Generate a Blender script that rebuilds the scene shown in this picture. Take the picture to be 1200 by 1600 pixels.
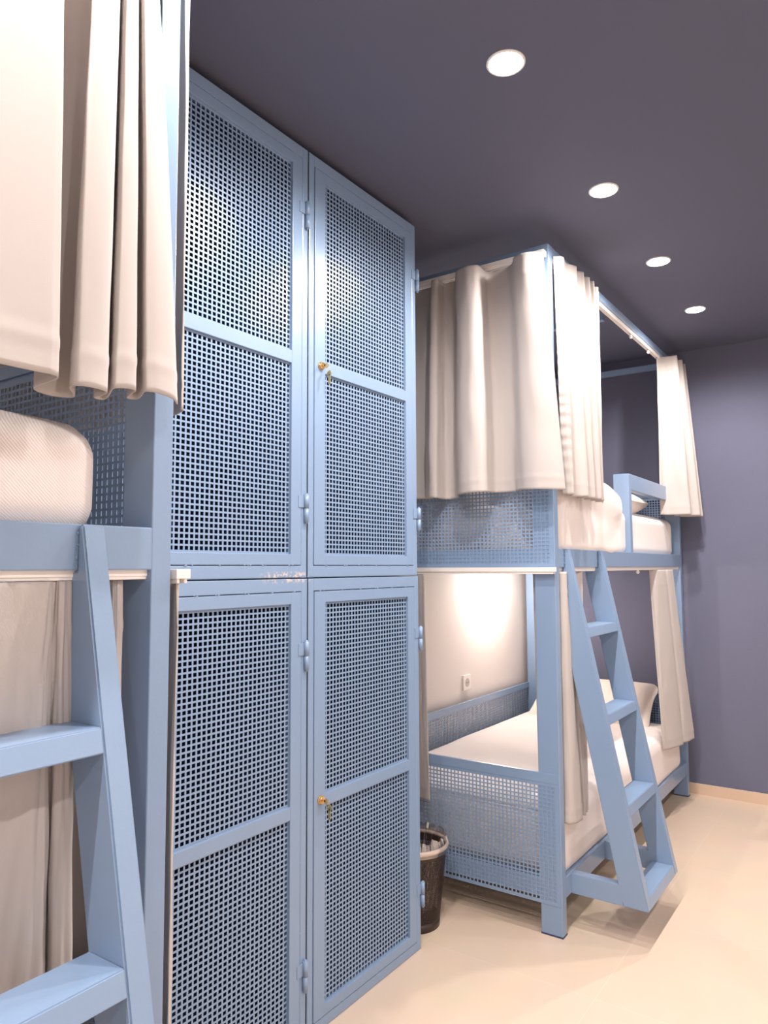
import bpy, bmesh, math, random
from mathutils import Vector, Matrix, noise

random.seed(7)
S = bpy.context.scene
C = S.collection
for o in list(bpy.data.objects):
    bpy.data.objects.remove(o)

# ------------------------------------------------------------------ camera
cam_d = bpy.data.cameras.new('camera')
cam_d.sensor_fit = 'HORIZONTAL'
cam_d.sensor_width = 36.0
cam_d.lens = 1137.92 / 1200 * 36.0
cam_d.clip_start = 0.02
cam = bpy.data.objects.new('camera', cam_d)
C.objects.link(cam)
RT = Vector((0.82084323, 0.57113818, -0.00419135))
UP = Vector((0.04696174, -0.06017652, 0.99708243))
FW = Vector((-0.56921962, 0.8186452, 0.07621713))
m = Matrix((RT, UP, -FW)).transposed().to_4x4()
m.translation = Vector((0, 0, 1.3))
cam.matrix_world = m
S.camera = cam

# ------------------------------------------------------------------ world, exposure
w = bpy.data.worlds.new('world')
w.use_nodes = True
w.node_tree.nodes['Background'].inputs[0].default_value = (0.9, 0.9, 1.0, 1)
w.node_tree.nodes['Background'].inputs[1].default_value = 0.15
S.world = w
S.view_settings.view_transform = 'Standard'
S.view_settings.look = 'None'
S.view_settings.gamma = 1
S.view_settings.use_curve_mapping = False
S.view_settings.exposure = 1.0
LAMP_W = 25.0          # each ceiling downlight
LAMP_COL = (1.0, 0.93, 0.895)
BERTH_W = 8.5          # wall lamp added for the lower berth glow
LIGHT_X = -0.75
LIGHT_Y = [3.82, 3.115, 2.402, 1.632, 0.88, 0.13, -0.62]
CEIL = 2.585


# ------------------------------------------------------------------ materials
def mat(name, col, rough=0.5, metal=0.0, bump=0.0, bscale=200.0, var=0.0, vscale=3.0, spec=0.5, sheen=0.0, coat=0.0):
    m = bpy.data.materials.new(name)
    m.use_nodes = True
    nt = m.node_tree
    b = nt.nodes['Principled BSDF']
    b.inputs['Base Color'].default_value = (*col, 1)
    b.inputs['Roughness'].default_value = rough
    b.inputs['Metallic'].default_value = metal
    b.inputs['Specular IOR Level'].default_value = spec
    if sheen:
        b.inputs['Sheen Weight'].default_value = sheen
    if coat:
        b.inputs['Coat Weight'].default_value = coat
        b.inputs['Coat Roughness'].default_value = 0.24
    tc = nt.nodes.new('ShaderNodeTexCoord')
    if bump:
        n = nt.nodes.new('ShaderNodeTexNoise')
        n.inputs['Scale'].default_value = bscale
        n.inputs['Detail'].default_value = 3
        nt.links.new(tc.outputs['Object'], n.inputs['Vector'])
        bp = nt.nodes.new('ShaderNodeBump')
        bp.inputs['Strength'].default_value = bump
        bp.inputs['Distance'].default_value = 0.002
        nt.links.new(n.outputs['Fac'], bp.inputs['Height'])
        nt.links.new(bp.outputs['Normal'], b.inputs['Normal'])
    if var:
        n2 = nt.nodes.new('ShaderNodeTexNoise')
        n2.inputs['Scale'].default_value = vscale
        n2.inputs['Detail'].default_value = 4
        nt.links.new(tc.outputs['Object'], n2.inputs['Vector'])
        mx = nt.nodes.new('ShaderNodeMix')
        mx.data_type = 'RGBA'
        mx.inputs['A'].default_value = (*[c * (1 - var) for c in col], 1)
        mx.inputs['B'].default_value = (*[min(1, c * (1 + var)) for c in col], 1)
        nt.links.new(n2.outputs['Fac'], mx.inputs['Factor'])
        nt.links.new(mx.outputs['Result'], b.inputs['Base Color'])
    return m


M = {}
M['blue'] = mat('blue_paint', (0.220, 0.315, 0.465), 0.30, bump=0.12, bscale=90, var=0.04, coat=0.22)
M['inside'] = mat('locker_inside_shade', (0.03, 0.05, 0.12), 0.6)  # darkened to stand for shade inside the lockers; caps and socket holes reuse it
M['weld'] = mat('weld_paint', (0.45, 0.56, 0.74), 0.25)
M['ceiling'] = mat('ceiling_paint', (0.105, 0.112, 0.165), 0.75, bump=0.15, bscale=300, var=0.03)
M['backwall'] = mat('slate_wall_paint', (0.125, 0.13, 0.195), 0.8, bump=0.3, bscale=160, var=0.05)
M['white'] = mat('white_wall_paint', (0.80, 0.74, 0.70), 0.85, bump=0.15, bscale=200)
M['skirt'] = mat('skirting_tile', (0.62, 0.46, 0.34), 0.45, var=0.05)
M['track'] = mat('white_track', (0.85, 0.80, 0.76), 0.35)
M['trim'] = mat('lamp_trim', (0.85, 0.83, 0.8), 0.3)
M['brass'] = mat('brass', (0.83, 0.58, 0.30), 0.22, metal=1.0)
M['key'] = mat('key_metal', (0.52, 0.46, 0.26), 0.35, metal=0.9)
M['binmesh'] = mat('bin_black_metal', (0.045, 0.03, 0.025), 0.4, metal=0.3)
M['plastic'] = mat('outlet_plastic', (0.86, 0.82, 0.78), 0.3)
M['plasticd'] = mat('outlet_recess', (0.55, 0.50, 0.46), 0.4)
M['rim'] = mat('bin_rim', (0.78, 0.70, 0.64), 0.3)


def chipped(name):
    # the blue paint with bare, rubbed patches along the seam between the upper and lower lockers
    m = M['blue'].copy()
    m.name = name
    nt = m.node_tree
    b = nt.nodes['Principled BSDF']
    tc = nt.nodes.new('ShaderNodeTexCoord')
    sp = nt.nodes.new('ShaderNodeSeparateXYZ')
    nt.links.new(tc.outputs['Object'], sp.inputs[0])

    def near(sock, c, h):
        a = nt.nodes.new('ShaderNodeMath'); a.operation = 'SUBTRACT'; a.inputs[1].default_value = c
        nt.links.new(sock, a.inputs[0])
        d = nt.nodes.new('ShaderNodeMath'); d.operation = 'ABSOLUTE'
        nt.links.new(a.outputs[0], d.inputs[0])
        e = nt.nodes.new('ShaderNodeMapRange')
        e.inputs['From Min'].default_value = h * .5; e.inputs['From Max'].default_value = h
        e.inputs['To Min'].default_value = 1; e.inputs['To Max'].default_value = 0
        nt.links.new(d.outputs[0], e.inputs[0])
        return e.outputs[0]
    n = nt.nodes.new('ShaderNodeTexNoise')
    n.inputs['Scale'].default_value = 90
    n.inputs['Detail'].default_value = 6
    nt.links.new(tc.outputs['Object'], n.inputs['Vector'])
    th = nt.nodes.new('ShaderNodeMapRange')
    th.inputs['From Min'].default_value = .50; th.inputs['From Max'].default_value = .56
    nt.links.new(n.outputs['Fac'], th.inputs[0])
    p = th.outputs[0]
    for q in (near(sp.outputs['Z'], 1.274, .018), near(sp.outputs['Y'], 1.52, .11)):
        x = nt.nodes.new('ShaderNodeMath'); x.operation = 'MULTIPLY'
        nt.links.new(p, x.inputs[0]); nt.links.new(q, x.inputs[1])
        p = x.outputs[0]
    src = b.inputs['Base Color'].links[0].from_socket
    mx = nt.nodes.new('ShaderNodeMix'); mx.data_type = 'RGBA'
    mx.inputs['B'].default_value = (0.62, 0.50, 0.46, 1)
    nt.links.new(p, mx.inputs['Factor'])
    nt.links.new(src, mx.inputs['A'])
    nt.links.new(mx.outputs['Result'], b.inputs['Base Color'])
    return m


M['chipped'] = chipped('blue_paint_chipped')


def fabric(name, col, scale, bump, trans=0.12, rough=0.9):
    m = bpy.data.materials.new(name)
    m.use_nodes = True
    nt = m.node_tree
    b = nt.nodes['Principled BSDF']
    b.inputs['Base Color'].default_value = (*col, 1)
    b.inputs['Roughness'].default_value = rough
    b.inputs['Specular IOR Level'].default_value = 0.15
    b.inputs['Sheen Weight'].default_value = 0.15
    tc = nt.nodes.new('ShaderNodeTexCoord')
    n = nt.nodes.new('ShaderNodeTexNoise')
    n.inputs['Scale'].default_value = 6
    n.inputs['Detail'].default_value = 5
    nt.links.new(tc.outputs['Object'], n.inputs['Vector'])
    wv = nt.nodes.new('ShaderNodeTexWave')
    wv.inputs['Scale'].default_value = scale
    wv.inputs['Distortion'].default_value = 1.5
    wv.bands_direction = 'DIAGONAL'
    nt.links.new(tc.outputs['Object'], wv.inputs['Vector'])
    ad = nt.nodes.new('ShaderNodeMath')
    ad.operation = 'MULTIPLY_ADD'
    ad.inputs[1].default_value = 3.0
    nt.links.new(n.outputs['Fac'], ad.inputs[0])
    nt.links.new(wv.outputs['Fac'], ad.inputs[2])
    bp = nt.nodes.new('ShaderNodeBump')
    bp.inputs['Strength'].default_value = bump
    bp.inputs['Distance'].default_value = 0.002
    nt.links.new(ad.outputs[0], bp.inputs['Height'])
    nt.links.new(bp.outputs['Normal'], b.inputs['Normal'])
    if trans:
        t = nt.nodes.new('ShaderNodeBsdfTranslucent')
        t.inputs['Color'].default_value = (*col, 1)
        mx = nt.nodes.new('ShaderNodeMixShader')
        mx.inputs[0].default_value = trans
        nt.links.new(b.outputs[0], mx.inputs[1])
        nt.links.new(t.outputs[0], mx.inputs[2])
        nt.links.new(mx.outputs[0], nt.nodes['Material Output'].inputs[0])
    return m


M['curtain'] = fabric('curtain_cloth', (0.54, 0.49, 0.465), 260, 0.12)
M['sheet'] = fabric('bed_sheet', (0.80, 0.73, 0.70), 220, 0.25, 0)
M['quilt'] = fabric('quilted_cover', (0.78, 0.71, 0.68), 110, 0.25, 0)
M['pillow'] = fabric('pillow_cloth', (0.84, 0.74, 0.67), 220, 0.2, 0)


def floor_mat():
    m = bpy.data.materials.new('floor_tile')
    m.use_nodes = True
    nt = m.node_tree
    b = nt.nodes['Principled BSDF']
    b.inputs['Roughness'].default_value = 0.38
    tc = nt.nodes.new('ShaderNodeTexCoord')
    mp = nt.nodes.new('ShaderNodeMapping')
    mp.inputs['Location'].default_value = (0.797, 0.15, 0)
    nt.links.new(tc.outputs['Object'], mp.inputs['Vector'])
    br = nt.nodes.new('ShaderNodeTexBrick')
    br.offset = 0.0
    br.inputs['Scale'].default_value = 1.0
    br.inputs['Brick Width'].default_value = 0.6
    br.inputs['Row Height'].default_value = 0.6
    br.inputs['Mortar Size'].default_value = 0.0022
    br.inputs['Mortar Smooth'].default_value = 0.4
    br.inputs['Color1'].default_value = (0.74, 0.585, 0.45, 1)
    br.inputs['Color2'].default_value = (0.73, 0.575, 0.44, 1)
    br.inputs['Mortar'].default_value = (0.76, 0.62, 0.49, 1)
    nt.links.new(mp.outputs[0], br.inputs['Vector'])
    n = nt.nodes.new('ShaderNodeTexNoise')
    n.inputs['Scale'].default_value = 5
    n.inputs['Detail'].default_value = 6
    nt.links.new(tc.outputs['Object'], n.inputs['Vector'])
    mx = nt.nodes.new('ShaderNodeMix')
    mx.data_type = 'RGBA'
    mx.blend_type = 'MULTIPLY'
    mx.inputs['Factor'].default_value = 0.12
    nt.links.new(br.outputs['Color'], mx.inputs['A'])
    nt.links.new(n.outputs['Color'], mx.inputs['B'])
    nt.links.new(mx.outputs['Result'], b.inputs['Base Color'])
    return m


M['floor'] = floor_mat()


def emit(name, col, s):
    m = bpy.data.materials.new(name)
    m.use_nodes = True
    b = m.node_tree.nodes['Principled BSDF']
    b.inputs['Base Color'].default_value = (0.8, 0.8, 0.8, 1)
    b.inputs['Emission Color'].default_value = (*col, 1)
    b.inputs['Emission Strength'].default_value = s
    return m


M['lamp'] = emit('lamp_glow', (1.0, 0.93, 0.87), 40.0)


def liner_mat():
    m = bpy.data.materials.new('clear_liner')
    m.use_nodes = True
    nt = m.node_tree
    g = nt.nodes.new('ShaderNodeBsdfGlossy')
    g.inputs['Roughness'].default_value = 0.12
    g.inputs['Color'].default_value = (0.9, 0.87, 0.85, 1)
    t = nt.nodes.new('ShaderNodeBsdfTransparent')
    t.inputs['Color'].default_value = (0.86, 0.80, 0.77, 1)
    mx = nt.nodes.new('ShaderNodeMixShader')
    mx.inputs[0].default_value = 0.28
    nt.links.new(t.outputs[0], mx.inputs[1])
    nt.links.new(g.outputs[0], mx.inputs[2])
    nt.links.new(mx.outputs[0], nt.nodes['Material Output'].inputs[0])
    return m


M['liner'] = liner_mat()


# ------------------------------------------------------------------ helpers
def obj(name, me, material, parent=None):
    """link one mesh object; me is a Mesh or a BMesh"""
    if isinstance(me, bmesh.types.BMesh):
        bmesh.ops.recalc_face_normals(me, faces=me.faces)
        d = bpy.data.meshes.new(name)
        me.to_mesh(d)
        me.free()
        me = d
    me.materials.append(material)
    o = bpy.data.objects.new(name, me)
    C.objects.link(o)
    if parent:
        o.parent = parent
        o.matrix_parent_inverse = Matrix.Identity(4)
        o.location = -world_loc(parent)
    return o


def world_loc(o):
    v = Vector((0, 0, 0))
    while o:
        v += o.location
        o = o.parent
    return v


def tag(o, label, cat, group=None):
    o['label'] = label
    o['category'] = cat
    if group:
        o['group'] = group
    return o


def thing(name, label, cat, loc=(0, 0, 0), group=None):
    o = bpy.data.objects.new(name, None)
    o.empty_display_size = 0.1
    C.objects.link(o)
    o.location = loc
    return tag(o, label, cat, group)


def struct(name, bm, material):
    o = obj(name, bm, material)
    o['kind'] = 'structure'
    return o


def box(bm, x0, x1, y0, y1, z0, z1, bev=0.0015):
    x0, x1 = sorted((x0, x1)); y0, y1 = sorted((y0, y1)); z0, z1 = sorted((z0, z1))
    r = bmesh.ops.create_cube(bm, size=1)
    vs = r['verts']
    for v in vs:
        v.co = Vector((x0 + (v.co.x + .5) * (x1 - x0), y0 + (v.co.y + .5) * (y1 - y0), z0 + (v.co.z + .5) * (z1 - z0)))
    if bev:
        es = list({e for v in vs for e in v.link_edges})
        bmesh.ops.bevel(bm, geom=es, offset=bev, segments=2, affect='EDGES', profile=0.5)


def cyl(bm, p0, p1, r0, r1=None, seg=20, caps=True):
    p0 = Vector(p0); p1 = Vector(p1)
    r1 = r0 if r1 is None else r1
    d = (p1 - p0)
    q = d.to_track_quat('Z', 'Y')
    a = []; b = []
    for i in range(seg):
        t = 2 * math.pi * i / seg
        v = Vector((math.cos(t), math.sin(t), 0))
        a.append(bm.verts.new(p0 + q @ (v * r0)))
        b.append(bm.verts.new(p1 + q @ (v * r1)))
    for i in range(seg):
        j = (i + 1) % seg
        bm.faces.new((a[i], a[j], b[j], b[i])).smooth = True
    if caps:
        bm.faces.new(a[::-1]); bm.faces.new(b)


def lathe(bm, c, prof, seg=48, closed=False):
    """prof: list of (r, z)"""
    rings = []
    for r, z in prof:
        if r < 1e-6:
            rings.append([bm.verts.new((c[0], c[1], c[2] + z))])
        else:
            rings.append([bm.verts.new((c[0] + r * math.cos(2 * math.pi * i / seg), c[1] + r * math.sin(2 * math.pi * i / seg), c[2] + z)) for i in range(seg)])
    prs = list(zip(rings, rings[1:]))
    if closed:
        prs.append((rings[-1], rings[0]))
    for a, b in prs:
        for i in range(seg):
            j = (i + 1) % seg
            q = [a[i % len(a)], a[j % len(a)], b[j % len(b)], b[i % len(b)]]
            u = []
            for v in q:
                if v not in u:
                    u.append(v)
            if len(u) > 2:
                bm.faces.new(u).smooth = True


def bead(bm, p, r, sc=(1, 1, 1)):
    mt = Matrix.Translation(p) @ Matrix.Diagonal((*sc, 1))
    bmesh.ops.create_icosphere(bm, subdivisions=1, radius=r, matrix=mt)


PH, PV, HH, HV = 0.0157, 0.0143, 0.0106, 0.0096


def perf(org, U, V, N, wu, wv, mu=0.006, mv=0.006, th=0.0015, ph=PH, pv=PV, hh=HH, hv=HV, wrap=None):
    """perforated sheet mesh. org = corner, U V N = unit directions, wu wv = size, m = margin"""
    org = Vector(org); U = Vector(U); V = Vector(V); N = Vector(N)

    def lines(w, m, p, h):
        n = max(1, int((w - 2 * m - h) / p + 1.0001))
        s = (w - ((n - 1) * p + h)) / 2
        L = [0.0]
        for i in range(n):
            L += [s + i * p, s + i * p + h]
        return L + [w]
    lu = lines(wu, mu, ph, hh); lv = lines(wv, mv, pv, hv)
    nu, nv = len(lu), len(lv)
    vs = []
    for k in (0, th):
        for v in lv:
            for u in lu:
                vs.append(wrap(u, v, k) if wrap else tuple(org + U * u + V * v + N * k))
    L = nu * nv
    fs = []
    for j in range(nv - 1):
        for i in range(nu - 1):
            a = j * nu + i; b = a + 1; c = a + nu + 1; d = a + nu
            if i % 2 == 1 and j % 2 == 1:
                fs += [(a, b, b + L, a + L), (b, c, c + L, b + L), (c, d, d + L, c + L), (d, a, a + L, d + L)]
            else:
                fs += [(a + L, b + L, c + L, d + L), (a, d, c, b)]
    for i in range(nu - 1):
        a = i; fs.append((a, a + L, a + 1 + L, a + 1)[::-1])
        a = (nv - 1) * nu + i; fs.append((a, a + 1, a + 1 + L, a + L)[::-1])
    for j in range(nv - 1):
        a = j * nu; fs.append((a, a + nu, a + nu + L, a + L)[::-1])
        a = j * nu + nu - 1; fs.append((a, a + L, a + nu + L, a + nu)[::-1])
    me = bpy.data.meshes.new('perforated_sheet')
    me.from_pydata(vs, [], fs)
    me.update()
    bm = bmesh.new(); bm.from_mesh(me)
    bpy.data.meshes.remove(me)
    return bm


def catmull(pts, n):
    P = [Vector(p) for p in pts]
    P = [P[0] * 2 - P[1]] + P + [P[-1] * 2 - P[-2]]
    seg = len(P) - 3
    out = []
    for i in range(n + 1):
        t = i / n * seg
        k = min(int(t), seg - 1); t -= k
        a, b, c, d = P[k:k + 4]
        out.append(0.5 * ((2 * b) + (c - a) * t + (2 * a - 5 * b + 4 * c - d) * t * t + (3 * b - a - 3 * c + d) * t ** 3))
    return out


def curtain(name, top, bot, ztop, zbot, label, group, seed=0, sub=10, nz=110, crease=0.003, hem=0.045, head=0.075, sag=0.0, power=1.0, ruffle=0.0, tilt=0.0):
    n = (len(top) - 1) * sub
    T = catmull(top, n); B = catmull(bot, n)
    bm = bmesh.new()
    g = []
    for j in range(nz + 1):
        f = j / nz
        row = []
        for i in range(n + 1):
            p = T[i].lerp(B[i], f ** power)
            k = min(i, n - 1)
            tg = (T[k + 1].lerp(B[k + 1], f ** power) - T[k].lerp(B[k], f ** power))
            tg.normalize()
            nr = Vector((-tg.y, tg.x))
            u = i / n
            zb = zbot + (sag * math.sin(u * 9 + seed)) + tilt * u
            z = ztop + (zb - ztop) * f
            d = crease * (noise.noise(Vector((u * 9 + seed * 3.1, z * 2.2, seed))) + 0.5 * noise.noise(Vector((u * 30, z * 7, seed + 5))))
            if ruffle and u < .16:
                d += ruffle * (1 - u / .16) * max(0.0, math.sin((f - .12) * 3.3)) * math.sin(z * 150 + 3 * noise.noise(Vector((z * 9, seed, 0))))
            if abs((z - zb) - hem) < 0.006:
                d -= 0.0009
            if abs((ztop - z) - head) < 0.006:
                d -= 0.0009
            q = p + nr * d
            row.append(bm.verts.new((q.x, q.y, z)))
        g.append(row)
    for j in range(nz):
        for i in range(n):
            bm.faces.new((g[j][i], g[j][i + 1], g[j + 1][i + 1], g[j + 1][i])).smooth = True
    # origin on the cloth's bottom centre
    o = obj(name, bm, M['curtain'])
    md = o.modifiers.new('cloth_thickness', 'SOLIDIFY')
    md.thickness = 0.0022
    md.offset = 0
    tag(o, label, 'curtain', group)
    return o


def soft(name, x0, x1, y0, y1, z0, z1, r, crown, material, seed=0, wr=0.004, ws=5.0, n=36, parent=None, flat=0.0, pinch=0.0, tilt=None):
    """rounded cushion-like body"""
    c = Vector(((x0 + x1) / 2, (y0 + y1) / 2, (z0 + z1) / 2))
    s = Vector(((x1 - x0) / 2, (y1 - y0) / 2, (z1 - z0) / 2))
    bm = bmesh.new()
    bmesh.ops.create_cube(bm, size=2)
    bmesh.ops.subdivide_edges(bm, edges=bm.edges[:], cuts=n, use_grid_fill=True)
    rr = Vector([min(r, s[k]) for k in range(3)])
    for v in bm.verts:
        p = Vector([math.copysign(abs(v.co[k]) ** 0.85, v.co[k]) * s[k] for k in range(3)])
        inner = Vector([max(-(s[k] - rr[k]), min(s[k] - rr[k], p[k])) for k in range(3)])
        d = p - inner
        e = Vector([d[k] / rr[k] for k in range(3)])
        L = e.length
        if L > 1e-6:
            mxc = max(abs(e[k]) for k in range(3))
            e = e / L * mxc
            p = inner + Vector([e[k] * rr[k] for k in range(3)])
        a, b = p.x / s.x, p.y / s.y
        if pinch:   # pillow: thin at the seams, full in the middle
            k = (1 - abs(a) ** 3.2) * (1 - abs(b) ** 3.2)
            p.z *= (0.10 + 0.90 * max(0, k) ** 0.55)
            p.x *= 1 - pinch * (1 - b * b) * abs(a)
            p.y *= 1 - pinch * (1 - a * a) * abs(b)
        elif p.z > 0:
            p.z += crown * (1 - a * a) * (1 - b * b)
        nn = p.normalized()
        q = c + p
        w_ = wr * (noise.noise(q * ws + Vector((seed, 0, 0))) + 0.6 * noise.noise(Vector((q.x * ws * 3, q.y * ws * 1.2, q.z * ws * 2)) + Vector((0, seed, 0))))
        p += nn * w_
        v.co = p
    for f in bm.faces:
        f.smooth = True
    if tilt:
        bmesh.ops.rotate(bm, verts=bm.verts, cent=(0, 0, 0), matrix=tilt)
    bmesh.ops.translate(bm, verts=bm.verts, vec=c)
    return obj(name, bm, material, parent)


# ------------------------------------------------------------------ the room
WX0, WX1, WY0, WY1 = -2.0, 1.35, -1.9, 4.55
bm = bmesh.new(); box(bm, WX0 - .1, WX1 + .1, WY0 - .1, WY1 + .1, -.1, 0, 0); struct('floor', bm, M['floor'])
bm = bmesh.new(); box(bm, WX0 - .1, WX1 + .1, WY0 - .1, WY1 + .1, CEIL, CEIL + .1, 0); struct('ceiling', bm, M['ceiling'])
bm = bmesh.new(); box(bm, WX0 - .1, WX1 + .1, WY1, WY1 + .1, 0, CEIL, 0); struct('wall_back', bm, M['backwall'])
bm = bmesh.new(); box(bm, WX0 - .1, WX0, WY0, WY1, 0, CEIL, 0); struct('wall_left', bm, M['white'])
bm = bmesh.new(); box(bm, WX1, WX1 + .1, WY0, WY1, 0, CEIL, 0); struct('wall_right', bm, M['white'])
bm = bmesh.new(); box(bm, WX0 - .1, WX1 + .1, WY0 - .1, WY0, 0, CEIL, 0); struct('wall_front', bm, M['white'])
bm = bmesh.new(); box(bm, WX0, WX1, WY1 - .012, WY1, 0, .058, .001); struct('baseboard_back', bm, M['skirt'])

# ------------------------------------------------------------------ ceiling downlights
names = ['farthest of the four round ceiling downlights, above the far end of the right bunk bed',
         'second round ceiling downlight counting from the back wall',
         'third round ceiling downlight counting from the slate back wall',
         'nearest and largest round ceiling downlight, in front of the tall lockers']


def downlight(x, y, label, power=LAMP_W):
    t = thing('ceiling_downlight', label, 'ceiling light', (x, y, CEIL), 'ceiling downlights in a row')
    bm = bmesh.new()
    lathe(bm, (x, y, CEIL), [(0.043, 0.0), (0.050, 0.0), (0.050, -0.002), (0.048, -0.004), (0.044, -0.004), (0.0425, -0.002)], 40, closed=True)
    obj('trim_ring', bm, M['trim'], t)
    bm = bmesh.new()
    lathe(bm, (x, y, CEIL), [(0, -0.006), (0.02, -0.0055), (0.0425, -0.003), (0.0425, -0.0005), (0, -0.0005)], 40)
    obj('lamp_lens', bm, M['lamp'], t)
    ld = bpy.data.lights.new('downlight_lamp', 'SPOT')
    ld.energy = power
    ld.color = LAMP_COL
    ld.spot_size = math.radians(168)
    ld.spot_blend = 0.6
    ld.shadow_soft_size = 0.022
    lo = bpy.data.objects.new('downlight_lamp', ld)
    C.objects.link(lo)
    lo.parent = t
    lo.location = (0, 0, -0.045)
    return t


for k, y in enumerate(LIGHT_Y):
    downlight(LIGHT_X, y, names[k] if k < 4 else 'round ceiling downlight of the same row, %s the viewer' % ('just ahead of', 'beside', 'behind')[k - 4])

for k, y in enumerate((3.45, 2.35, 1.25, .15, -.95)):  # second row added out of view to even out the brightness
    downlight(.62, y, 'round ceiling downlight of an added unseen second row, %s from the back wall' % ('first', 'second', 'third', 'fourth', 'fifth')[k], LAMP_W * 0.6)


# ------------------------------------------------------------------ lockers
def locker(y0, y1, z0, z1, xf, lower, label, lock_side, seed):
    """steel cabinet: y0..y1 wide, z0..z1 high, front face at xf"""
    t = thing('steel_locker', label, 'locker', (xf - .3, (y0 + y1) / 2, z0), 'perforated steel lockers')
    xb = -1.985
    th = .0015
    fr = .0245
    tf, bf = (.036, .030) if lower else (.034, .034)
    bm = bmesh.new()      # outer body: side, top and bottom sheets and the front frame tubes
    box(bm, xb, xf - .001, y0, y0 + th, z0, z1, 0)
    box(bm, xb, xf - .001, y1 - th, y1, z0, z1, 0)
    box(bm, xb, xf - .001, y0 + th, y1 - th, z0, z0 + th, 0)
    box(bm, xb, xf - .001, y0 + th, y1 - th, z1 - th, z1, 0)
    box(bm, xb, xb + th, y0 + th, y1 - th, z0 + th, z1 - th, 0)
    box(bm, xf - .03, xf, y0, y0 + fr, z0, z1, .0035)
    box(bm, xf - .03, xf, y1 - fr, y1, z0, z1, .0035)
    box(bm, xf - .03, xf, y0 + fr - .001, y1 - fr + .001, z0, z0 + bf, .002)
    box(bm, xf - .03, xf, y0 + fr - .001, y1 - fr + .001, z1 - tf, z1, .002)
    body_bm = bm
    bm = bmesh.new()      # dark sheets added inside, shade put into their colour
    e = .003
    box(bm, xb + e, xb + e + th, y0 + e, y1 - e, z0 + e, z1 - e, 0)
    box(bm, xb + e, xf - .032, y0 + e, y0 + e + th, z0 + e, z1 - e, 0)
    box(bm, xb + e, xf - .032, y1 - e - th, y1 - e, z0 + e, z1 - e, 0)
    box(bm, xb + e, xf - .032, y0 + e, y1 - e, z0 + e, z0 + e + th, 0)
    box(bm, xb + e, xf - .032, y0 + e, y1 - e, z1 - e - th, z1 - e, 0)
    obj('inner_shade_sheets', bm, M['inside'], t)
    # door
    dy0, dy1 = y0 + fr + .0022, y1 - fr - .0018
    dz0, dz1 = z0 + bf + .002, z1 - tf - .002
    xd = xf + .001
    ls, rs = .050, .042
    ts, bs = (.033, .030) if lower else (.030, .031)
    mid0, mid1 = (0.611, 0.647) if lower else (1.889, 1.926)
    bm = bmesh.new()
    box(bm, xd - .024, xd, dy0, dy0 + ls, dz0, dz1, .0015)
    box(bm, xd - .024, xd, dy1 - rs, dy1, dz0, dz1, .0015)
    box(bm, xd - .024, xd - .0002, dy0 + ls - .001, dy1 - rs + .001, dz0, dz0 + bs, .0015)
    box(bm, xd - .024, xd - .0002, dy0 + ls - .001, dy1 - rs + .001, dz1 - ts, dz1, .0015)
    box(bm, xd - .024, xd - .0006, dy0 + ls - .001, dy1 - rs + .001, mid0, mid1, .0015)
    door = obj('door', bm, M['blue'], t)
    py0, py1 = dy0 + ls, dy1 - rs
    for a, b in ((dz0 + bs, mid0), (mid1, dz1 - ts)):
        bm = perf((xd - .010, py0 - .004, a - .004), (0, 1, 0), (0, 0, 1), (1, 0, 0), py1 - py0 + .008, b - a + .008, mu=.005, mv=.005, ph=.01555, pv=.0143)
        p = obj('perforated_panel', bm, M['blue'], door)
    # weld spatter along the seams
    rnd = random.Random(seed)
    bm = body_bm
    for zz in (dz1 + .001, dz0 - .001):
        for i in range(6):
            yy = dy0 + (dy1 - dy0) * (i + .5 + rnd.uniform(-.2, .2)) / 6
            for q in range(3):
                bead(bm, (xf + .0006, yy + rnd.uniform(-.012, .012), zz + rnd.uniform(-.002, .002)), rnd.uniform(.0014, .0026), (.5, 1.6, .8))
    for i in range(10):
        zz = dz0 + (dz1 - dz0) * (i + .5 + rnd.uniform(-.3, .3)) / 10
        for yy in (dy1 + .001,):
            bead(bm, (xf + .0006, yy + rnd.uniform(-.001, .001), zz), rnd.uniform(.0012, .0022), (.5, .8, 1.6))
    obj('body', bm, M['chipped'], t)
    # hinges on the right
    hz = (1.051, .180) if lower else (2.350, 1.472)
    hy = y1 - .009 if y1 < 1.9 else y1 + .004
    for z in hz:
        bm = bmesh.new()
        cyl(bm, (xf + .006, hy, z - .040), (xf + .006, hy, z - .0005), .0070, seg=16)
        cyl(bm, (xf + .006, hy, z + .0005), (xf + .006, hy, z + .040), .0075, seg=16)
        cyl(bm, (xf + .006, hy, z - .044), (xf + .006, hy, z + .044), .0035, seg=10)
        box(bm, xf + .0005, xf + .003, hy - .030, hy - .001, z + .002, z + .036, .0008)
        obj('hinge', bm, M['blue'], t)
    # cam lock and its key
    lz = .634 if lower else 1.908
    ly = dy0 + .027
    bm = bmesh.new()
    cyl(bm, (xd, ly, lz), (xd + .004, ly, lz), .0125, .0125, 24)
    cyl(bm, (xd + .004, ly, lz), (xd + .011, ly, lz), .0105, .0095, 24)
    obj('lock', bm, M['brass'], door)
    bm = bmesh.new()      # key blade in the lock, its bow, a ring and a second key hanging down
    box(bm, xd + .009, xd + .020, ly - .001, ly + .001, lz - .003, lz + .003, .0005)
    cyl(bm, (xd + .022, ly - .001, lz - .001), (xd + .022, ly + .0015, lz - .001), .008, seg=20)
    obj('key', bm, M['brass'], door)
    bm = bmesh.new()
    cyl(bm, (xd + .022, ly + .014, lz - .022), (xd + .022, ly + .016, lz - .022), .0085, seg=20)
    box(bm, xd + .018, xd + .026, ly + .014, ly + .016, lz - .056, lz - .022, .002)
    segs = 16
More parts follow.
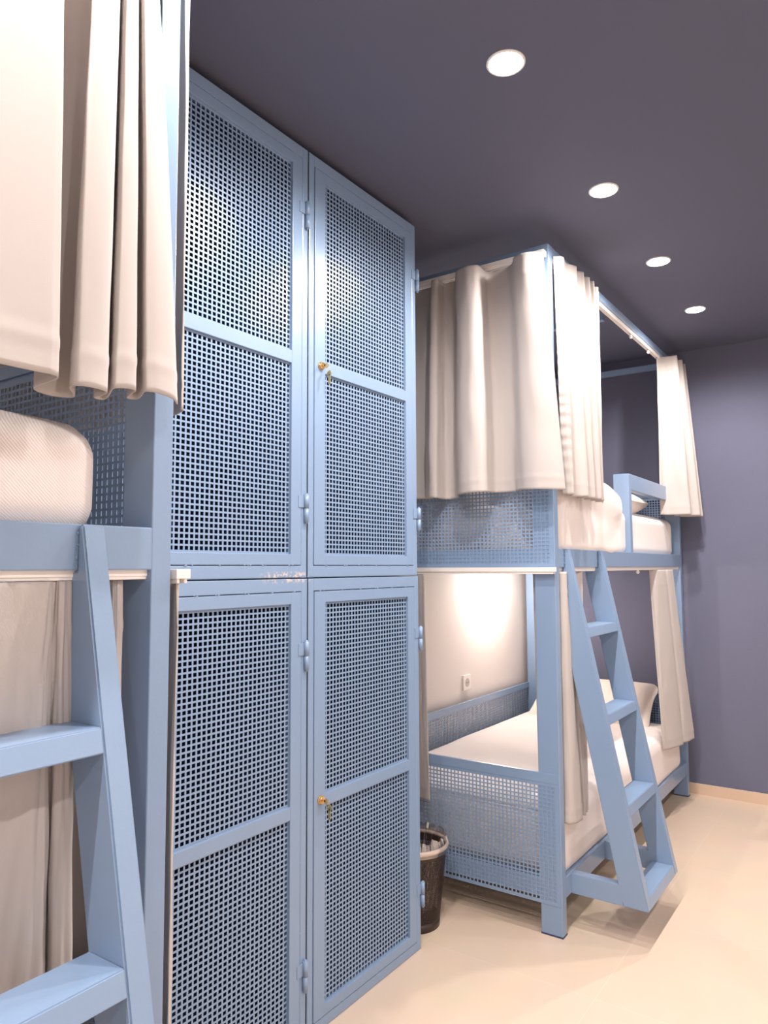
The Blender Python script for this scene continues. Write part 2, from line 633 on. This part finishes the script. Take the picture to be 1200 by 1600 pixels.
    for i in range(segs):
        a0 = 2 * math.pi * i / segs; a1 = 2 * math.pi * (i + 1) / segs
        cyl(bm, (xd + .022, ly + .008 + .008 * math.cos(a0), lz - .011 + .008 * math.sin(a0)),
            (xd + .022, ly + .008 + .008 * math.cos(a1), lz - .011 + .008 * math.sin(a1)), .0007, seg=6)
    obj('spare_key', bm, M['key'], door)
    return t


XF = -1.39
locker(1.012, 1.606, 1.2725, 2.557, XF, False, 'upper perforated steel locker next to the left bunk post, its lock side hidden', 0, 1)
locker(1.612, 2.206, 1.2725, 2.557, XF, False, 'upper perforated blue locker with a brass lock, next to the curtained right bunk bed', 1, 2)
locker(1.008, 1.602, 0.001, 1.2695, XF + .006, True, 'lower perforated blue locker beside the beige curtain edge of the left bunk bed', 0, 3)
locker(1.608, 2.202, 0.001, 1.2695, XF + .006, True, 'lower perforated blue locker with a brass lock, standing beside the wire waste bin', 1, 4)


# ------------------------------------------------------------------ bunk beds
BX0, BX1 = -1.968, -1.006       # wall side, room side
BL = 1.955                      # outer length
ZT = 2.515


def bunk(y0, s, label, lo=0.0):
    """y0 = plane of the end nearest the lockers, s = +1/-1 direction the bed runs"""
    Y = lambda l: y0 + s * l
    t = thing('bunk_bed', label, 'bunk bed', ((BX0 + BX1) / 2, Y(BL / 2), 0), 'blue steel bunk beds')

    def part(name, boxes, mt='blue', parent=t, bev=.0022):
        bm = bmesh.new()
        for (xa, xb, la, lb, za, zb) in boxes:
            box(bm, xa, xb, Y(la), Y(lb), za, zb, bev)
        return obj(name, bm, M[mt], parent)
    PW, PD = .080, .040
    for xa, xb in ((BX1 - PW, BX1), (BX0, BX0 + PW)):
        for la, lb in ((0, PD), (BL - PD, BL)):
            p = part('post', [(xa, xb, la, lb, 0.004, ZT)])
            part('foot_cap', [(xa - .001, xb + .001, la - .001, lb + .001, 0.0, 0.006)], 'inside', p, .001)
    # canopy rails
    R = .034
    for xa, xb in ((BX1 - .034, BX1 - .0005), (BX0 + .0005, BX0 + .034)):
        part('top_rail', [(xa, xb, PD - .002, BL - PD + .002, ZT - R, ZT - .0005)])
    for la, lb in ((.0005, R), (.868, .902), (BL - R, BL - .0005)):
        part('top_rail', [(BX0 + PW - .002, BX1 - PW + .002, la, lb, ZT - R, ZT - .0005)])
    # bed frames
    for za, zb in ((1.298, 1.368), (.125, .195)):
        for xa, xb in ((BX1 - .04, BX1 - .0005), (BX0 + .0005, BX0 + .04)):
            part('bed_rail', [(xa, xb, PD - .002, BL - PD + .002, za, zb)])
        for la, lb in ((.0005, .0395), (BL - .0395, BL - .0005)):
            part('end_rail', [(BX0 + PW - .002, BX1 - PW + .002, la, lb, za, zb)])
        bxs = [(BX0 + .03, BX1 - .03, .10 + i * .146, .14 + i * .146, zb - .05, zb - .025) for i in range(13)]
        part('slats', bxs)
    # perforated end and wall panels
    for za, zb in ((.106, .561), (1.299, 1.741)):
        for la, n in ((-.0005, -1), (BL + .0005, 1)):
            bm = perf((BX0 + .004, Y(la), za), (1, 0, 0), (0, 0, 1), (0, s * n, 0), BX1 - BX0 - .008, zb - za - .034, mu=.012, mv=.008)
            e = obj('end_panel', bm, M['blue'], t)
            part('panel_cap', [(BX0 + .004, BX1 - .0035, la + (n * .0025 if n > 0 else -.0025), la + (.0 if n > 0 else .0), zb - .0345, zb)], 'blue', e, .0004)
            if za > 1:
                part('panel_cap', [(BX0 + PW, BX1 - PW, min(la, la - n * .006), max(la, la - n * .006), zb - .030, zb - .001)], 'blue', e, .001)
            else:
                part('panel_cap', [(BX0 + PW, BX1 - PW, min(la, la - n * .012), max(la, la - n * .012), zb - .012, zb - .001)], 'blue', e, .001)
        bm = perf((BX0 - .002, min(Y(.01), Y(BL - .01)), za + .15), (0, 1, 0), (0, 0, 1), (-1, 0, 0), BL - .02, zb - za - .185, mu=.012, mv=.008)
        e = obj('wall_side_panel', bm, M['blue'], t)
        part('panel_cap', [(BX0 - .0035, BX0 + .010, PD, BL - PD, zb - .034, zb)], 'blue', e, .001)
    # guard rail at the far half of the upper berth
    G = .95
    part('guard_rail', [(BX1 - .075, BX1 - .0008, G, G + .040, 1.366, 1.742), (BX1 - .040, BX1 - .0004, G + .038, BL - PD + .001, 1.665, 1.742)])
    # curtain tracks
    for zt in (ZT - R, 1.2985):
        k = part('curtain_track', [(BX1 - .034, BX1 - .010, PD, BL - PD, zt - .011, zt + .0005),
                                   (BX1 - .032, BX1 - .027, PD, BL - PD, zt - .016, zt - .010),
                                   (BX1 - .017, BX1 - .012, PD, BL - PD, zt - .016, zt - .010)], 'track', bev=.001)
        for l in (.56, 1.13, 1.45):
            part('track_glider', [(BX1 - .026, BX1 - .018, l - .007, l + .007, zt - .034, zt - .014), (BX1 - .030, BX1 - .014, l - .003, l + .003, zt - .028, zt - .022)], 'track', k, .001)
        part('curtain_track', [(BX0 + .02, BX1 + (-.004 if zt > 2 else .008), -.036, -.006, zt - .016, zt + .0005),
                               (BX0 + .02, BX1 + (-.004 if zt > 2 else .004), -.032, -.026, zt - .024, zt - .015),
                               (BX0 + .02, BX1 + (-.004 if zt > 2 else .004), -.016, -.010, zt - .024, zt - .015)], 'track', bev=.001)
    # ladder hung on the bed rail, bottom tied back to the low rail
    lad = bpy.data.objects.new('ladder', None)
    lad.empty_display_size = .1
    C.objects.link(lad)
    lad.parent = t
    lad.location = Vector((-.87, Y(.30 + lo), .125)) - t.location
    zt_, zb_ = 1.367, .122
    xt, xb_ = -.995, -.735
    fx = lambda z: xb_ + (xt - xb_) * (z - zb_) / (zt_ - zb_)
    for la, lb in ((.094 + lo, .132 + lo), (.468 + lo, .506 + lo)):
        bm = bmesh.new()
        # tapered slanting board, notched over the bed rail
        prof = [(fx(zb_), zb_), (fx(zt_), zt_), (BX1 + .0005, zt_), (BX1 + .0005, 1.297), (fx(1.297) - .085, 1.297), (fx(zb_) - .088, zb_)]
        va = [bm.verts.new((x, Y(la), z)) for x, z in prof]
        vb = [bm.verts.new((x, Y(lb), z)) for x, z in prof]
        bm.faces.new(va); bm.faces.new(vb[::-1])
        n = len(prof)
        for i in range(n):
            bm.faces.new((va[i], vb[i], vb[(i + 1) % n], va[(i + 1) % n]))
        bmesh.ops.recalc_face_normals(bm, faces=bm.faces)
        bmesh.ops.bevel(bm, geom=bm.edges[:], offset=.003, segments=2, affect='EDGES')
        rnd = random.Random(int(la * 1000))
        for q in range(26):     # weld spatter where the stile meets the bed rail
            bead(bm, (BX1 + .0008, Y((la - .001, lb + .001)[q % 2] + rnd.uniform(-.002, .002)), rnd.uniform(1.302, 1.366)), rnd.uniform(.0012, .0028), (.7, .8, 1.3))
        obj('stile', bm, M['blue'], lad)
        part('foot_bar', [(BX1 - .002, fx(.16) - .080, la + .0005, lb - .0005, .1225, .1935)], 'blue', lad)
    for zt in (1.075, .765, .455, .157):
        bm = bmesh.new()
        th = .036
        prof = [(fx(zt) - .001, zt), (fx(zt - th) - .001, zt - th), (fx(zt - th) - .082, zt - th), (fx(zt) - .082, zt)]
        va = [bm.verts.new((x, Y(.131 + lo), z)) for x, z in prof]
        vb = [bm.verts.new((x, Y(.469 + lo), z)) for x, z in prof]
        bm.faces.new(va); bm.faces.new(vb[::-1])
        for i in range(4):
            bm.faces.new((va[i], vb[i], vb[(i + 1) % 4], va[(i + 1) % 4]))
        bmesh.ops.recalc_face_normals(bm, faces=bm.faces)
        bmesh.ops.bevel(bm, geom=bm.edges[:], offset=.002, segments=2, affect='EDGES')
        obj('tread', bm, M['blue'], lad)
    return t


RY = 2.534
LY = 0.812
bunk(RY, 1, 'blue steel bunk bed at the far end of the room with ladder and cream curtains')
bunk(LY, -1, 'blue steel bunk bed cut off by the left edge of the photo, nearest the viewer', .042)

# ------------------------------------------------------------------ bedding
q = soft('mattress', -1.92, -1.016, 2.585, 4.370, .172, .415, .055, .012, M['sheet'], 3, .006, 4, parent=None)
tag(q, 'mattress in a white sheet on the lower berth of the far bunk bed', 'mattress', 'mattresses')
q = soft('mattress', -1.92, -1.030, 2.585, 4.40, 1.345, 1.570, .05, .02, M['sheet'], 5, .006, 4)
tag(q, 'white sheeted mattress on the upper berth of the far bunk, behind the guard rail', 'mattress', 'mattresses')
q = soft('mattress', -1.92, -1.030, -1.10, .705, 1.345, 1.535, .06, .05, M['quilt'], 9, .004, 4)
tag(q, 'mattress in a textured white quilted cover on the upper berth of the left bunk bed', 'mattress', 'mattresses')
q = soft('folded_duvet', -1.80, -1.004, 2.585, 3.40, 1.330, 1.655, .060, .09, M['sheet'], 11, .020, 4.5, n=48)
tag(q, 'bulky white folded duvet on the upper berth of the far bunk, beside the guard rail', 'duvet')
q = soft('pillow', -1.87, -1.13, 4.12, 4.50, .42, .58, .08, 0, M['pillow'], 13, .006, 6, n=30, pinch=.07,
         tilt=Matrix.Rotation(math.radians(38), 3, 'X'))
tag(q, 'cream pillow propped at the far end of the lower berth, seen past the ladder', 'pillow', 'pillows on the far bunk bed')
q = soft('pillow', -1.82, -1.14, 3.95, 4.42, 1.585, 1.745, .08, 0, M['pillow'], 17, .006, 6, n=30, pinch=.07)
tag(q, 'cream pillow with its corner showing under the guard rail of the upper berth', 'pillow', 'pillows on the far bunk bed')

# ------------------------------------------------------------------ curtains
GR = 'cream curtains of the bunk beds'
# far bunk, upper berth, end side
top = [(-1.90, 2.505), (-1.80, 2.47), (-1.70, 2.505), (-1.64, 2.475), (-1.60, 2.507), (-1.55, 2.512), (-1.505, 2.508), (-1.478, 2.475), (-1.462, 2.447), (-1.440, 2.450), (-1.437, 2.480),
       (-1.435, 2.505), (-1.405, 2.510), (-1.375, 2.495), (-1.350, 2.440), (-1.315, 2.412), (-1.275, 2.405), (-1.245, 2.420), (-1.243, 2.465), (-1.240, 2.500), (-1.20, 2.508), (-1.15, 2.503), (-1.120, 2.470), (-1.10, 2.435), (-1.055, 2.425), (-1.015, 2.440), (-.998, 2.465)]
bot = [(-1.88, 2.500), (-1.79, 2.46), (-1.70, 2.500), (-1.64, 2.465), (-1.60, 2.503), (-1.55, 2.508), (-1.510, 2.503), (-1.490, 2.465), (-1.475, 2.430), (-1.445, 2.432), (-1.440, 2.470),
       (-1.438, 2.498), (-1.410, 2.505), (-1.375, 2.485), (-1.345, 2.425), (-1.305, 2.392), (-1.260, 2.385), (-1.225, 2.405), (-1.222, 2.455), (-1.215, 2.490), (-1.18, 2.500), (-1.14, 2.492), (-1.110, 2.460), (-1.07, 2.430), (-1.025, 2.420), (-.975, 2.435), (-.935, 2.468)]
curtain('curtain', top, bot, 2.449, 1.575, 'wide cream curtain on the end of the far bunk bed upper berth, beside the lockers', GR, 1, crease=.006, sag=.006)
# far bunk, upper berth, long side near end: accordion pleats
top = [(-1.000, 2.570), (-.975, 2.600), (-.985, 2.66), (-.962, 2.715), (-.995, 2.735), (-.960, 2.785), (-.995, 2.805), (-.958, 2.850), (-.995, 2.868), (-.957, 2.900), (-.99, 2.935), (-.965, 2.975), (-.985, 3.000)]
bot = [(-.985, 2.570), (-.950, 2.590), (-.985, 2.66), (-.935, 2.700), (-.985, 2.730), (-.935, 2.780), (-.985, 2.800), (-.930, 2.840), (-.980, 2.868), (-.940, 2.905), (-.985, 2.935), (-.965, 2.965), (-.975, 3.000)]
curtain('curtain', top, bot, 2.476, 1.565, 'cream curtain bunched in tight pleats beside the near top corner of the far bunk bed', GR, 2, crease=.004, ruffle=.0022)
# far bunk, upper berth, long side far end
top = [(-1.03, 4.16), (-1.005, 4.20), (-.945, 4.215), (-.940, 4.235), (-1.00, 4.27), (-.99, 4.30), (-.938, 4.32), (-.936, 4.345), (-1.00, 4.385), (-.97, 4.42), (-.935, 4.425)]
bot = [(-1.03, 4.14), (-1.000, 4.18), (-.905, 4.195), (-.895, 4.220), (-.98, 4.26), (-.98, 4.30), (-.880, 4.32), (-.876, 4.345), (-.98, 4.385), (-.95, 4.42), (-.868, 4.425)]
curtain('curtain', top, bot, 2.478, 1.583, 'narrow cream curtain gathered at the far top end of the bunk, over the guard rail', GR, 3, crease=.004)
# far bunk, lower berth, long side near end
top = [(-1.120, 2.600), (-1.04, 2.590), (-.998, 2.592), (-.998, 2.625), (-1.04, 2.64), (-1.000, 2.655), (-1.05, 2.68), (-1.03, 2.74), (-1.05, 2.79), (-1.02, 2.86)]
bot = [(-1.110, 2.600), (-1.04, 2.592), (-.985, 2.590), (-.972, 2.66), (-1.00, 2.69), (-.980, 2.71), (-1.00, 2.73), (-.985, 2.75), (-1.00, 2.76), (-.99, 2.775)]
curtain('curtain', top, bot, 1.282, .380, 'narrow cream curtain hanging between the near post and the ladder of the far bunk bed', GR, 4, crease=.005)
# far bunk, lower berth, long side far end
top = [(-1.045, 3.93), (-1.015, 3.95), (-.995, 4.06), (-1.04, 4.10), (-1.000, 4.14), (-.998, 4.22), (-1.04, 4.27), (-1.02, 4.31)]
bot = [(-1.010, 3.95), (-.995, 3.97), (-.955, 4.14), (-1.00, 4.17), (-.955, 4.19), (-.935, 4.32), (-.98, 4.35), (-.95, 4.38)]
curtain('curtain', top, bot, 1.282, .360, 'cream curtain gathered at the far end of the lower berth, beside the slate back wall', GR, 5, crease=.006)
# far bunk, lower berth, end side beside the locker
top = [(-1.90, 2.505), (-1.80, 2.485), (-1.72, 2.510), (-1.66, 2.485), (-1.60, 2.508), (-1.548, 2.500)]
bot = [(-1.90, 2.505), (-1.80, 2.475), (-1.72, 2.508), (-1.65, 2.475), (-1.59, 2.505), (-1.527, 2.500)]
curtain('curtain', top, bot, 1.274, .390, 'narrow strip of cream curtain half hidden by the locker, hanging above the waste bin', GR, 6, crease=.005)


def rat(rows):
    # (x, ratio) pairs -> (x, y) with y = -x * ratio
    return [(x, -x * r) for x, r in rows]


# left bunk, upper berth, long side: deep flat pleats
bot = rat([(-.89, -.40), (-.895, .0), (-.890, .30), (-.885, .54), (-.886, .588), (-.905, .590), (-.975, .558), (-.995, .585), (-.975, .620), (-.925, .614), (-.905, .632), (-.902, .660), (-.912, .676),
           (-.935, .672), (-.968, .655), (-.975, .672), (-.945, .682), (-.920, .688), (-.912, .708), (-.918, .729), (-.945, .722), (-.980, .715), (-.978, .732), (-.950, .742), (-.928, .748), (-.920, .775), (-.932, .806), (-.955, .815)])
top = rat([(-.93, -.40), (-.935, .0), (-.930, .30), (-.930, .53), (-.930, .573), (-.940, .578), (-.985, .560), (-.998, .595), (-.985, .650), (-.955, .645), (-.945, .655), (-.942, .675), (-.948, .684),
           (-.960, .680), (-.982, .672), (-.985, .684), (-.965, .690), (-.952, .694), (-.948, .704), (-.950, .712), (-.965, .708), (-.985, .700), (-.983, .712), (-.965, .717), (-.955, .720), (-.952, .728), (-.956, .736), (-.965, .738)])
curtain('curtain', top, bot, 2.478, 1.545, 'large cream curtain in deep flat pleats on the upper berth of the left bunk bed', GR, 7, crease=.002, sag=.004, power=.9, tilt=.026)
# left bunk, upper berth, end side (seen edge on)
top = [(-1.026, .840), (-1.034, .852), (-1.08, .862), (-1.16, .880), (-1.24, .858), (-1.32, .880), (-1.40, .858), (-1.48, .880), (-1.56, .866), (-1.65, .885), (-1.75, .862), (-1.86, .880)]
bot = [(-1.034, .850), (-1.046, .864), (-1.10, .876), (-1.16, .895), (-1.24, .862), (-1.32, .895), (-1.40, .862), (-1.48, .895), (-1.56, .872), (-1.65, .895), (-1.75, .868), (-1.86, .890)]
curtain('curtain', top, bot, 2.478, 1.585, 'cream curtain seen edge on behind the large pleated curtain, in front of the upper lockers', GR, 8, crease=.006)
# left bunk, lower berth, end side (seen edge on)
top = [(-1.022, .836), (-1.036, .846), (-1.08, .858), (-1.14, .875), (-1.22, .856), (-1.30, .875), (-1.40, .858)]
bot = [(-1.036, .848), (-1.048, .860), (-1.10, .872), (-1.17, .890), (-1.24, .862), (-1.32, .890), (-1.40, .866)]
curtain('curtain', top, bot, 1.276, .330, 'thin cream curtain edge between the left bunk post and the lower lockers', GR, 9, crease=.007)
# left bunk, lower berth, long side
top = rat([(-1.04, .05), (-1.02, .20), (-1.04, .35), (-1.015, .47), (-1.012, .545), (-1.010, .592), (-1.022, .600), (-1.030, .596), (-1.022, .602), (-1.015, .612), (-1.018, .6215), (-1.03, .618)])
bot = rat([(-1.05, .05), (-1.01, .20), (-1.05, .35), (-1.000, .44), (-1.04, .50), (-.995, .55), (-.990, .592), (-1.03, .600), (-1.05, .59), (-1.000, .615), (-.998, .655), (-1.03, .665)])
curtain('curtain', top, bot, 1.282, .330, 'cream curtain of the lower berth hanging behind the ladder of the left bunk bed', GR, 10, crease=.010, power=1.1)
top = rat([(-1.036, .694), (-1.030, .704), (-1.036, .7125), (-1.05, .708)])
bot = rat([(-1.036, .696), (-1.026, .705), (-1.036, .716), (-1.05, .708)])
curtain('curtain', top, bot, 1.282, .330, 'slim cream curtain end between the ladder stile and the left bunk post', GR, 11, crease=.003)

# ------------------------------------------------------------------ power outlet on the left wall
oy, oz, ox = 3.675, .655, WX0
t = thing('power_outlet', 'white power outlet on the white wall above the lower berth mattress', 'power outlet', (ox, oy, oz - .042))
bm = bmesh.new(); box(bm, ox, ox + .010, oy - .042, oy + .042, oz - .042, oz + .042, .003)
obj('cover_plate', bm, M['plastic'], t)
bm = bmesh.new()
cyl(bm, (ox + .0095, oy, oz), (ox + .0115, oy, oz), .024, seg=28)
obj('socket', bm, M['plasticd'], t)
bm = bmesh.new()
for d in (-.0095, .0095):
    cyl(bm, (ox + .0112, oy + d, oz), (ox + .0122, oy + d, oz), .0032, seg=12)
obj('socket_hole', bm, M['inside'], t)

# ------------------------------------------------------------------ wall lamp added for the glow in the lower berth
ly_, lz_ = 3.95, 1.255
t = thing('added_wall_lamp', 'small wall lamp added for the glow under the upper berth of the far bunk bed', 'lamp', (WX0, ly_, lz_ - .02))
bm = bmesh.new(); box(bm, WX0, WX0 + .014, ly_ - .03, ly_ + .03, lz_ - .005, lz_ + .035, .003)
obj('mounting_plate', bm, M['trim'], t)
bm = bmesh.new()
cyl(bm, (WX0 + .012, ly_, lz_ + .015), (WX0 + .075, ly_, lz_ + .015), .006, seg=12)
cyl(bm, (WX0 + .075, ly_, lz_ + .022), (WX0 + .075, ly_, lz_ - .012), .020, .030, seg=28, caps=False)
cyl(bm, (WX0 + .075, ly_, lz_ + .024), (WX0 + .075, ly_, lz_ + .021), .020, .020, seg=28)
obj('lamp_shade', bm, M['trim'], t)
bm = bmesh.new(); bead(bm, (WX0 + .075, ly_, lz_ + .002), .012)
obj('bulb', bm, M['lamp'], t)
ld = bpy.data.lights.new('berth_lamp', 'POINT')
ld.energy = BERTH_W
ld.color = (1.0, .88, .78)
ld.shadow_soft_size = .02
lo = bpy.data.objects.new('berth_lamp', ld)
C.objects.link(lo); lo.parent = t
lo.location = (.11, 0, -.02)

# ------------------------------------------------------------------ wire waste bin
bx, by = -1.505, 2.347
t = thing('waste_bin', 'black wire mesh waste bin with a clear plastic liner, on the floor beside the lockers', 'waste bin', (bx, by, 0))
H_ = .285
r0, r1 = .092, .122


def wrap(u, v, k):
    a = u / .62 * 2 * math.pi
    r = r0 + (r1 - r0) * v / H_ + k
    return (bx + r * math.cos(a), by + r * math.sin(a), v)


bm = perf((0, 0, 0), (1, 0, 0), (0, 0, 1), (0, 1, 0), .62, H_, mu=0.0, mv=.030, th=.0008, ph=.0062, pv=.0062, hh=.0040, hv=.0040, wrap=wrap)
bmesh.ops.remove_doubles(bm, verts=bm.verts, dist=.00005)
obj('mesh_side', bm, M['binmesh'], t)
bm = bmesh.new()
lathe(bm, (bx, by, 0), [(0, .004), (r0 + .001, .004), (r0 + .0030, .028), (r0 + .0042, .028), (r0 + .0025, .0), (0, .0)], 48)
obj('base', bm, M['binmesh'], t)
bm = bmesh.new()
lathe(bm, (bx, by, H_), [(r1 - .002, -.006), (r1 + .006, -.007), (r1 + .009, .0), (r1 + .006, .006), (r1 - .001, .007), (r1 - .004, 0)], 48, closed=True)
obj('rim', bm, M['rim'], t)
bm = bmesh.new()
rings = []
prof = [(r1 + .007, .268, .0), (r1 + .010, .290, .001), (r1 + .002, .318, .010), (r1 - .006, .300, .006), (r1 - .014, .24, .008), (r0 - .006, .14, .010), (r0 - .025, .05, .010), (r0 - .06, .022, .005)]
for r, z, am in prof:
    ring = []
    for i in range(120):
        a = 2 * math.pi * i / 120
        nz_ = noise.noise(Vector((math.cos(a) * 7, math.sin(a) * 7, z * 5))) + .6 * noise.noise(Vector((math.cos(a) * 19, math.sin(a) * 19, z * 9)))
        rr = r - am * abs(nz_) * 1.4
        zz = z + am * 1.2 * nz_
        ring.append(bm.verts.new((bx + rr * math.cos(a), by + rr * math.sin(a), zz)))
    rings.append(ring)
for a, b in zip(rings, rings[1:]):
    for i in range(120):
        j = (i + 1) % 120
        bm.faces.new((a[i], a[j], b[j], b[i]))
o = obj('bin_liner', bm, M['liner'], t)
o['label'] = 'crumpled clear plastic liner'
